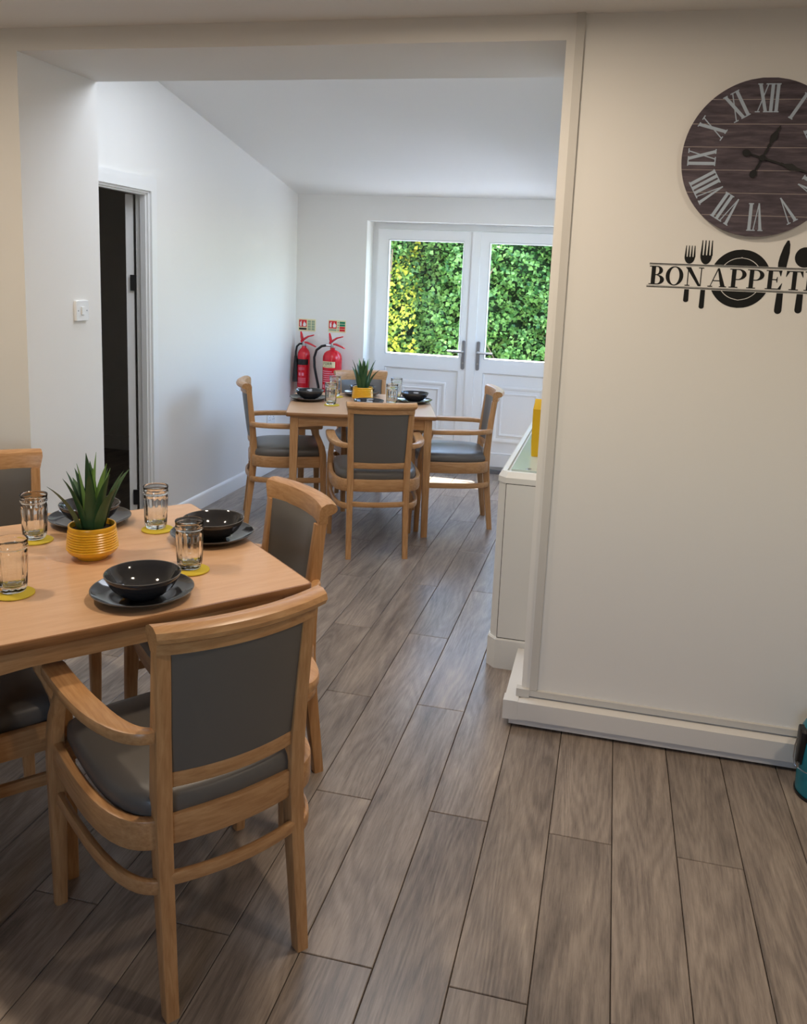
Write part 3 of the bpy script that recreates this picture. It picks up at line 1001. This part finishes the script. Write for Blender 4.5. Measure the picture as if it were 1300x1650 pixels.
# ------------------------------------------------------------------ wall clock
CLX, CLZ, CR = 0.404, 2.003, 0.2375
ck = thing('wall_clock', 'large round wooden plank clock with grey roman numerals on the partition', 'clock', (CLX, YP, CLZ))
wp = lambda u, v, d: (u, -d, v)              # wall plane: u right, v up, d out of the wall
cuts = [-1, -.73, -.445, -.155, .135, .425, .73, 1]
for a, b in zip(cuts[:-1], cuts[1:]):
    a2, b2 = a * CR + .0010, b * CR - .0010
    pts_r, pts_l = [], []
    for i in range(13):
        v = a2 + (b2 - a2) * i / 12
        h = math.sqrt(max(0, CR * CR - v * v))
        pts_r.append((h, v))
        pts_l.append((-h, v))
    poly = pts_r + pts_l[::-1]
    poly = [p for i, p in enumerate(poly) if i == 0 or (abs(p[0] - poly[i - 1][0]) + abs(p[1] - poly[i - 1][1])) > 1e-5]
    mk('board', G().prism(poly, wp, .012, .020), 'cboard', ck, smooth=0)
mk('backing', G().prism([(CR * .995 * math.cos(2 * PI * i / 72), CR * .995 * math.sin(2 * PI * i / 72)) for i in range(72)], wp, .002, .0190), mat('clock_seam_paint', S(176, 164, 160), .8, .2), ck, smooth=0)
def glyph(chs, h):
    """roman numeral outline polygons, upright, centred on the origin"""
    adv = {'I': .185, 'V': .38, 'X': .42}
    w = sum(adv[c] for c in chs)
    x = -w / 2
    out = []
    tk, tn, sf = .115, .04, .04
    def serif(cx, y, ww):
        y0, y1 = (y, y + sf) if y < 0 else (y - sf, y)
        out.append([(cx - ww / 2, y0), (cx + ww / 2, y0), (cx + ww / 2, y1), (cx - ww / 2, y1)])
    for c in chs:
        m_ = x + adv[c] / 2
        if c == 'I':
            out.append([(m_ - tk / 2, -.5), (m_ + tk / 2, -.5), (m_ + tk / 2, .5), (m_ - tk / 2, .5)])
            serif(m_, -.5, .175)
            serif(m_, .5, .175)
        if c == 'V':
            out.append([(m_ - .17, .5), (m_ - .17 + tk, .5), (m_ + .04, -.5), (m_ - .01, -.5)])
            out.append([(m_ + .12, .5), (m_ + .12 + tn, .5), (m_ + .03, -.5), (m_ - .0, -.5)])
            serif(m_ - .112, .5, .18)
            serif(m_ + .14, .5, .14)
        if c == 'X':
            out.append([(m_ - .19, .5), (m_ - .19 + tk, .5), (m_ + .19, -.5), (m_ + .19 - tk, -.5)])
            out.append([(m_ + .13, .5), (m_ + .13 + tn, .5), (m_ - .13, -.5), (m_ - .13 - tn, -.5)])
            for sx in (-.13, .15):
                serif(m_ + sx, .5, .17)
            for sx in (.13, -.15):
                serif(m_ + sx, -.5, .17)
        x += adv[c]
    return [[(u * h, v * h) for u, v in p] for p in out]
for n, s in enumerate(['XII', 'I', 'II', 'III', 'IV', 'V', 'VI', 'VII', 'VIII', 'IX', 'X', 'XI']):
    a = -2 * PI * n / 12
    g = G()
    for k, poly in enumerate(glyph(s, CR * .355)):
        q = []
        for u, v in poly:
            v2 = v + CR * .747
            q.append((u * math.cos(a) - v2 * math.sin(a), u * math.sin(a) + v2 * math.cos(a)))
        g.prism(q, wp, .0198, .0206 + k * .00003)
    mk('numeral', g, 'numeral', ck, smooth=0)
def hand(name, ang, ln, tail, d, blade):
    a = -math.radians(ang)
    g = G()
    def rot(pts):
        return [(u * math.cos(a) - v * math.sin(a), u * math.sin(a) + v * math.cos(a)) for u, v in pts]
    w = .0028
    half = [(w, -tail + .012), (w, ln * blade - .012), (.0045, ln * blade - .01), (.0045, ln * blade - .004), (.003, ln * blade), (.0105, ln * blade + .022), (.004, ln * blade + .040), (.0015, ln)]
    g.prism(rot(half + [(-x, y) for x, y in half[::-1]]), wp, d, d + .0015)
    g.prism(rot([(.0105 * math.cos(t) , -tail + .0105 * 1.15 * math.sin(t)) for t in [2 * PI * i / 16 for i in range(16)]]), wp, d, d + .0017)
    mk(name, g, 'black', ck, smooth=0)
hand('hour_hand', 24, .105, .052, .0225, .45)
hand('minute_hand', 107, .160, .050, .0255, .42)
mk('hand_boss', G().prism([(.0095 * math.cos(2 * PI * i / 20), .0095 * math.sin(2 * PI * i / 20)) for i in range(20)], wp, .020, .029), 'black', ck, smooth=0)

# ------------------------------------------------------------------ wall lettering
DX, DZ = 0.098, 1.634
dc = thing('wall_sticker', 'black wall sticker reading BON APPETIT with cutlery and a plate', 'wall sticker', (DX, YP, DZ))
TH = (.0, .0008)
def ell(cx, cz, rx, rz, a0, a1, n=20):
    return [(cx + rx * math.cos(a0 + (a1 - a0) * i / n), cz + rz * math.sin(a0 + (a1 - a0) * i / n)) for i in range(n + 1)]
def bowl_strip(cx, cz, rx, rz, ti, tt, a0=-PI / 2, a1=PI / 2, n=20):
    o_, i_ = ell(cx, cz, rx, rz, a0, a1, n), ell(cx, cz, rx - ti, rz - tt, a0, a1, n)
    return [[o_[k], o_[k + 1], i_[k + 1], i_[k]] for k in range(n)]
R4 = lambda x0, x1, z0, z1: [(x0, z0), (x1, z0), (x1, z1), (x0, z1)]
tn = .05
def letter(c):
    if c == 'B':
        return [R4(.11, .335, 0, 1), R4(.0, .44, 1 - tn, 1), R4(.0, .46, 0, tn), R4(.3, .44, .5, .5 + tn)] + bowl_strip(.42, .76, .30, .24, .20, tn) + bowl_strip(.44, .26, .38, .26, .22, tn)
    if c == 'O':
        return bowl_strip(.47, .5, .47, .515, .21, tn, 0, 2 * PI, 40)
    if c == 'N':
        return [R4(.11, .11 + tn, 0, 1), R4(.80, .80 + tn, 0, 1), [(.0, 1), (.26, 1), (.85, 0), (.80, 0), (.70, 0)], R4(0, .26, 1 - tn, 1), R4(0, .26, 0, tn), R4(.68, .95, 1 - tn, 1)]
    if c == 'A':
        return [[(.10, 0), (.14, 0), (.53, 1), (.47, 1)], [(.46, 1), (.56, 1), (.92, 0), (.67, 0)], R4(.22, .74, .31, .31 + tn), R4(0, .25, 0, tn), R4(.60, .98, 0, tn)]
    if c == 'P':
        return [R4(.11, .335, 0, 1), R4(.0, .46, 1 - tn, 1), R4(.0, .46, 0, tn), R4(.3, .46, .42, .42 + tn)] + bowl_strip(.44, .71, .43, .29, .22, tn)
    if c == 'E':
        return [R4(.11, .335, 0, 1), R4(.0, .80, 1 - tn, 1), R4(.0, .80, 0, tn), R4(.3, .60, .49, .49 + tn), [(.80, 1), (.76, .70), (.735, .70), (.62, 1)], [(.80, 0), (.86, .34), (.835, .34), (.62, 0)], [(.60, .66), (.57, .66), (.53, .51), (.57, .36), (.60, .36)]]
    if c == 'T':
        return [R4(.325, .55, 0, 1), R4(.02, .86, 1 - tn, 1), R4(.20, .68, 0, tn), [(.03, 1), (.0, .68), (.025, .68), (.20, 1)], [(.85, 1), (.88, .68), (.855, .68), (.68, 1)]]
    if c == 'I':
        return [R4(.11, .335, 0, 1), R4(0, .45, 1 - tn, 1), R4(0, .45, 0, tn)]
LH = .0595
zb0 = -.0285
K = 3.93e-4
starts = [('B', 90), ('O', 222), ('N', 378), ('A', 558), ('P', 722), ('P', 858), ('E', 1000), ('T', 1150), ('I', 1292), ('T', 1372)]
for i, (c, u) in enumerate(starts):
    g = G()
    x0 = (u - 85) * K
    for k, poly in enumerate(letter(c)):
        g.prism([(x0 + x * LH * .98, zb0 + z * LH) for x, z in poly], wp, TH[0], TH[1] + k * 2e-6)
    mk('letter', g, 'decal', dc, smooth=0)
XE = (1372 + 150 - 85) * K
for z, h in ((.0352, .0012), (.0388, .0026), (-.0360, .0026), (-.0325, .0012)):
    mk('rule_line', G().prism(R4(.0 - (.004 if z < 0 else 0), XE, z - h / 2, z + h / 2), wp, *TH), 'decal', dc, smooth=0)
ZU, ZL = .0415, -.0395
def segment(name, x, R_, rings_):
    g = G()
    N = 26
    for sgn, z0 in ((1, ZU), (-1, -ZL)):
        for k in range(N):
            za, zb_ = z0 + (R_ - z0) * k / N, z0 + (R_ - z0) * (k + 1) / N
            hw = lambda r, z: math.sqrt(max(0, r * r - z * z))
            for ra, rb in rings_:           # annulus between radii ra < rb
                A0, B0, A1, B1 = hw(ra, za), hw(rb, za), hw(ra, zb_), hw(rb, zb_)
                if B0 - A0 < 1e-6 and B1 - A1 < 1e-6:
                    continue
                for m_ in (1, -1):
                    g.prism([(x + m_ * A0, sgn * za), (x + m_ * B0, sgn * za), (x + m_ * B1, sgn * zb_), (x + m_ * A1, sgn * zb_)], wp, *TH)
    return mk(name, g, 'decal', dc, smooth=0)
segment('plate_shape', .282, .092, ((0, .0645), (.0668, .092)))
def fork(x, top, bot, w):
    g = G()
    n = 4
    tz = top - (top - ZU) * .62
    base = tz
    pts = ell(x, base, w / 2, base - ZU, PI, 2 * PI, 14)
    g.prism(pts, wp, *TH)
    tw = w / (n * 2 - 1)
    for k in range(n):
        a = x - w / 2 + 2 * k * tw
        lean = (k - 1.5) * -.0004
        g.prism([(a, base - .001), (a + tw * 1.25, base - .001), (a + tw * .8 + lean, top), (a + tw * .3 + lean, top)], wp, *TH)
    mk('fork_head', g, 'decal', dc, smooth=0)
    g = G()
    hw = .0072
    g.prism([(x + hw, ZL)] + [(x + hw * math.cos(t) * 1.1, bot + .005 + .006 * math.sin(t)) for t in [-PI * i / 8 for i in range(9)]] + [(x - hw, ZL)], wp, *TH)
    mk('fork_handle', g, 'decal', dc, smooth=0)
fork(.123, .099, -.080, .032)
fork(.173, .117, -.099, .036)
g = G()
g.prism([(.3915, ZU), (.4165, ZU), (.4215, .085), (.4205, .112), (.4165, .1245), (.411, .1245), (.402, .105), (.394, .075), (.391, .055)], wp, *TH)
mk('knife_blade', g, 'decal', dc, smooth=0)
g = G()
g.prism([(.4155, ZL), (.4165, -.085)] + [(.4055 + .0110 * math.cos(t), -.094 + .011 * math.sin(t)) for t in [-PI * i / 8 for i in range(9)]] + [(.3945, -.085), (.3965, ZL)], wp, *TH)
mk('knife_handle', g, 'decal', dc, smooth=0)
g = G()
g.prism([(.468 + .0300 * math.cos(t), .074 + .0315 * math.sin(t)) for t in [2 * PI * i / 28 for i in range(28)]], wp, *TH)
mk('spoon_head', g, 'decal', dc, smooth=0)
g = G()
g.prism([(.4745, ZL), (.4755, -.083)] + [(.465 + .0105 * math.cos(t), -.090 + .010 * math.sin(t)) for t in [-PI * i / 8 for i in range(9)]] + [(.4545, -.083), (.4560, ZL)], wp, *TH)
mk('spoon_handle', g, 'decal', dc, smooth=0)

# ------------------------------------------------------------------ switch, socket, signs
def wallplate(name, label, cat, loc, rotz, w, h):
    t = thing(name, label, cat, loc, rotz)
    mk('plate', G().loft([[(q[0], -d, q[1]) for q in rrect(w - e, h - e, .005)] for d, e in ((0, 0), (.010, 0), (.012, .004))]), 'upvc', t)
    return t
sw = wallplate('light_switch', 'square white light switch on the side of the opening', 'light switch', (XO, 3.232, 1.389), math.radians(90), .088, .088)
bx('rocker', 'upvc', -.011, .011, -.0175, -.011, -.016, .016, sw, bevel=.002)
for s in (-1, 1):
    mk('screw', G().prism([(s * .030 + .003 * math.cos(2 * PI * i / 10), .003 * math.sin(2 * PI * i / 10)) for i in range(10)], wp, .0115, .0128), 'silver', sw, smooth=0)
so = wallplate('power_socket', 'white double power socket low on the left wall behind the far chair', 'power socket', (XL, 6.16, .43), math.radians(90), .146, .088)
for s in (-1, 1):
    for dx, dz, w, h in ((0, .012, .004, .009), (-.011, -.008, .008, .004), (.011, -.008, .008, .004)):
        bx('pin_slot', 'black', s * .036 + dx - w / 2, s * .036 + dx + w / 2, -.0127, -.0115, dz - h / 2, dz + h / 2, so)
    bx('rocker', 'upvc', s * .018 - .006, s * .018 + .006, -.0155, -.011, .020, .034, so, bevel=.001)

def sign(label, x, z, kind):
    t = thing('safety_sign', label, 'sign', (x, YB, z), 0, 'fire extinguisher identification signs')
    w, h = .152, .102
    mk('panel', G().prism([(a, b) for a, b in rrect(w, h, .004)], wp, .0, .003), 'cream', t, smooth=0)
    def patch(nm, m, x0, x1, z0, z1, d=.0034):
        mk(nm, G().prism(R4(x0, x1, z0, z1), wp, .0028, d), m, t, smooth=0)
    patch('red_field', 'redsign', -.070, -.003, -.020 if kind else -.016, .043)
    patch('text_band', 'black' if kind == 0 else 'olive', -.070, -.003, -.040, -.024)
    # white pictograms: an extinguisher and a flame
    g = G().prism([(-.062, -.010), (-.048, -.010), (-.048, .020), (-.052, .026), (-.058, .026), (-.062, .020)], wp, .003, .0038)
    g.prism(R4(-.058, -.046, .028, .033), wp, .003, .0038)
    g.prism([(-.034, -.010), (-.012, -.010), (-.008, .006), (-.014, .022), (-.018, .014), (-.024, .034), (-.031, .016), (-.036, .006)], wp, .003, .0038)
    mk('pictogram', g, 'paper', t, smooth=0)
    cols = ['olive'] * 8 if kind == 0 else ['green', 'green', 'redsign', 'redsign']
    if kind == 0:
        for r_ in range(4):
            for c_ in range(2):
                patch('class_box', ('redsign', 'olive')[0] if (r_, c_) == (9, 9) else 'olive', .006 + c_ * .034, .034 + c_ * .034, .022 - r_ * .021, .040 - r_ * .021)
    else:
        for r_ in range(4):
            patch('class_box', cols[r_], .022, .070, .022 - r_ * .021, .040 - r_ * .021)
            patch('class_mark', 'olive', .004, .016, .024 - r_ * .021, .038 - r_ * .021)
    return t
sign('small red and pale green sign above the slim fire extinguisher', -2.497, 1.153, 0)
sign('small red and green sign above the wide fire extinguisher', -2.233, 1.157, 1)

# ------------------------------------------------------------------ fire extinguishers
def curved(g, r, a0, a1, z0, z1, e=.0007, n=10):
    """label patch wrapped round a cylinder"""
    for i in range(n):
        b0, b1 = a0 + (a1 - a0) * i / n, a0 + (a1 - a0) * (i + 1) / n
        pts = []
        for rr in (r, r + e):
            for b, z in ((b0, z0), (b1, z0), (b1, z1), (b0, z1)):
                pts.append((rr * math.sin(b), -rr * math.cos(b), z))
        g.add(pts, [(0, 1, 2, 3), (7, 6, 5, 4), (0, 4, 5, 1), (1, 5, 6, 2), (2, 6, 7, 3), (3, 7, 4, 0)])
    return g
def levers(t, z, ang):
    c, s = math.cos(ang), math.sin(ang)
    R2 = lambda x, zz, y=0: (x * c - y * s, x * s + y * c, zz)
    mk('valve', G().lathe([(0, z - .03), (.016, z - .03), (.018, z - .005), (.014, z + .012), (.0, z + .012)], 16), 'steel', t)
    mk('squeeze_lever', G().rail([R2(-.03, z + .012), R2(-.005, z + .028), R2(.04, z + .055), R2(.095, z + .070)], [.02, .024, .022, .016], [.018, .018, .013, .009], .002), 'red', t)
    mk('carry_handle', G().rail([R2(-.02, z + .002), R2(.03, z + .004), R2(.07, z - .008), R2(.115, z - .024)], [.024, .024, .022, .016], [.018, .015, .012, .009], .002), 'red', t)
    mk('lever_horn', G().rail([R2(-.012, z + .015), R2(-.026, z + .052), R2(-.034, z + .085)], [.03, .03, .02], [.024, .036, .016], .002), 'red', t)
def co2(x, y, z0):
    t = thing('fire_extinguisher', 'slim red fire extinguisher with a black horn in the corner', 'fire extinguisher', (x, y, z0), 0, 'red fire extinguishers on the back wall')
    r = .052
    mk('cylinder', G().lathe([(0, 0), (r - .008, 0), (r, .008), (r, .39), (r * .93, .415), (r * .72, .437), (r * .45, .452), (.018, .458), (.018, .47), (0, .47)], 32), 'red', t, smooth=60)
    mk('black_label', curved(G(), r, -1.2, 1.1, .315, .362), 'black', t, smooth=0)
    mk('white_label', curved(G(), r, -.75, .75, .075, .125), 'paper', t, smooth=0)
    g = G()
    for k in (-.32, .22):
        curved(g, r, k - .18, k + .18, .225, .250, n=3)
    for k in range(4):
        curved(g, r, -.7, .7, .165 + .012 * k, .169 + .012 * k, n=6)
    for k in range(2):
        curved(g, r, -.6, .5, .275 + .012 * k, .279 + .012 * k, n=6)
    mk('printed_marks', g, 'pink', t, smooth=0)
    levers(t, .495, -.25)
    hx = -.062
    mk('hose', G().tube([(-.012, -.008, .488), (-.035, -.014, .486), (-.056, -.02, .463), (hx, -.024, .42), (hx, -.024, .385)], .0085, 10), 'black', t)
    mk('horn', G().lathe([(0, .385), (.012, .385), (.014, .36), (.026, .175), (.027, .17), (.0, .17)], 20, hx, -.024), 'black', t, smooth=50)
    bx('wall_bracket', 'silver', -.02, .02, .045, YB - y, .30, .40, t)
    return t
def foam(x, y, z0):
    t = thing('fire_extinguisher', 'wide red fire extinguisher with a cream FOAM label and black hose', 'fire extinguisher', (x, y, z0), 0, 'red fire extinguishers on the back wall')
    r = .079
    mk('cylinder', G().lathe([(0, 0), (r - .01, 0), (r, .01), (r, .385), (r * .97, .405), (r * .85, .428), (r * .62, .445), (r * .32, .455), (.02, .458), (.02, .475), (0, .475)], 36), 'red', t, smooth=60)
    cl = mk('cream_label', curved(G(), r, -.98, .62, .315, .365), 'cream', t, smooth=0)
    strokes = {'F': [(0, 0, .18, 1), (0, .82, .7, 1), (0, .45, .55, .62)], 'O': [(0, 0, .18, 1), (.55, 0, .73, 1), (0, 0, .73, .16), (0, .84, .73, 1)],
               'A': [(0, 0, .18, 1), (.55, 0, .73, 1), (0, .84, .73, 1), (0, .42, .73, .58)], 'M': [(0, 0, .18, 1), (.72, 0, .9, 1), (.36, .3, .54, 1), (0, .84, .9, 1)]}
    g = G()
    a = -.72
    for c in 'FOAM':
        for x0, z0_, x1, z1_ in strokes[c]:
            curved(g, r, a + x0 * .24, a + x1 * .24, .334 + z0_ * .024, .334 + z1_ * .024, e=.0012, n=2)
        a += .26 if c != 'M' else .3
    curved(g, r, -.72, .35, .322, .325, e=.0012, n=5)
    mk('label_text', g, 'black', cl, smooth=0)
    g = G()
    for k in range(6):
        curved(g, r, -.95 + .05 * (k % 2), .7 - .2 * (k % 3), .195 + .017 * k, .202 + .017 * k, n=7)
    for k in (-.7, -.3, .15):
        curved(g, r, k - .14, k + .14, .145, .172, n=3)
    mk('printed_marks', g, 'pink', t, smooth=0)
    levers(t, .50, -.25)
    mk('hose_coupling', G().tube([(-.015, -.008, .492), (-.055, -.02, .492)], .0105, 10), 'steel', t)
    mk('hose', G().tube([(-.05, -.02, .492), (-.085, -.03, .484), (-.125, -.04, .45), (-.142, -.045, .39), (-.138, -.045, .31), (-.12, -.045, .23), (-.103, -.04, .15), (-.098, -.03, .08)], .0105, 10), 'black', t)
    bx('wall_bracket', 'silver', -.025, .025, .07, YB - y, .30, .42, t)
    return t
co2(-2.492, YB - .075, .515)
foam(-2.235, YB - .095, .512)

# ------------------------------------------------------------------ radiator cover with glass top, yellow box
rc = thing('radiator_cover', 'low white enamel cabinet with chamfered corners and glass top behind the partition', 'cabinet', (-.31, 4.1, 0))
x0, x1, ya, yb, hz = -.402, XR - .002, 3.292, 5.05, .838
ch_ = .032
def plan(e, z, c=ch_):
    return [(x1, ya - e, z), (x0 + c - e * .4, ya - e, z), (x0 - e, ya + c - e * .4, z), (x0 - e, yb, z), (x1, yb, z)]
OC = (-.31, 4.1)
off(mk('plinth', G().loft([plan(.008, 0), plan(.008, .125), plan(.004, .132)]), 'cover', rc, smooth=0), *OC)
off(mk('body', G().loft([plan(-.001, .132), plan(-.001, hz - .045)]), 'cover', rc, smooth=0), *OC)
off(bx('panel_seam', 'seam', x0 + ch_ + .0005, x1 - .004, ya - .0022, ya + .008, .1325, hz - .0455, rc), *OC)
off(bx('front_panel', 'cover', x0 + ch_ + .003, x1 - .004, ya - .004, ya + .01, .136, hz - .048, rc, bevel=.001), *OC)
off(mk('top_frame', G().loft([plan(.003, hz - .045), plan(.003, hz - .022), plan(-.012, hz), plan(-.03, hz), plan(-.03, hz - .01)]), 'cover', rc, smooth=0), *OC)
off(bx('glass_top', 'cglass', x0 + .045, x1 - .004, ya + .05, yb - .03, hz - .006, hz + .004, rc, bevel=.001), *OC)
off(mk('fixing_stud', G().lathe([(0, hz + .0065), (.011, hz + .006), (.013, hz + .004)], 16, -.29, ya + .075), 'silver', rc), *OC)
yb_ = thing('yellow_box', 'tall yellow container standing on the glass topped cabinet', 'container', (-.270, 3.66, hz + .0045), 0)
mk('body', G().loft([[(q[0] * k, q[1] * k, z) for q in rrect(.078, .078, .008)] for z, k in ((0, .92), (.06, 1.0), (.21, 1.03))]), 'yellow', yb_)
mk('fold', G().loft([[(q[0] * k, q[1] * k2, z) for q in rrect(.081, .081, .008)] for z, k, k2 in ((.205, 1.0, 1.0), (.235, .9, .55), (.25, .88, .1))]), 'yellow', yb_)

# ------------------------------------------------------------------ pedal bin
bn = thing('pedal_bin', 'small round teal pedal bin beside the skirting trunking', 'bin', (.783, 2.725, 0))
mk('base_ring', G().lathe([(0, 0), (.088, 0), (.090, .004), (.090, .012), (0, .012)], 40), 'black', bn)
mk('body', G().lathe([(0, .012), (.0865, .012), (.0875, .018), (.0875, .195), (.086, .200), (0, .200)], 48), 'teal', bn, smooth=50)
mk('lid', G().lathe([(.0885, .203), (.089, .208), (.087, .222), (.078, .240), (.058, .254), (.03, .262), (0, .264), ], 48), 'teal', bn, smooth=60)
mk('collar', G().lathe([(.080, .192), (.0905, .192), (.0905, .206), (.080, .206)], 48), 'black', bn)
mk('hinge_cap', G().loft([[(-.086 + q[0], -.012 + q[1] * k, z) for q in rrect(.026, .056, .010)] for z, k in ((.108, .55), (.16, .8), (.20, 1), (.222, .95), (.230, .7))]), 'black', bn)
mk('carry_wire', G().tube([(-.108, -.038, .208), (-.113, -.040, .18), (-.114, -.042, .14), (-.110, -.046, .118), (-.098, -.052, .110), (-.082, -.062, .104), (-.06, -.076, .104), (-.03, -.09, .112)], .0018, 6), 'steel', bn)
mk('wire_clip', G().lathe([(0, .112), (.005, .112), (.005, .128), (0, .128)], 10, -.100, -.050), 'steel', bn)
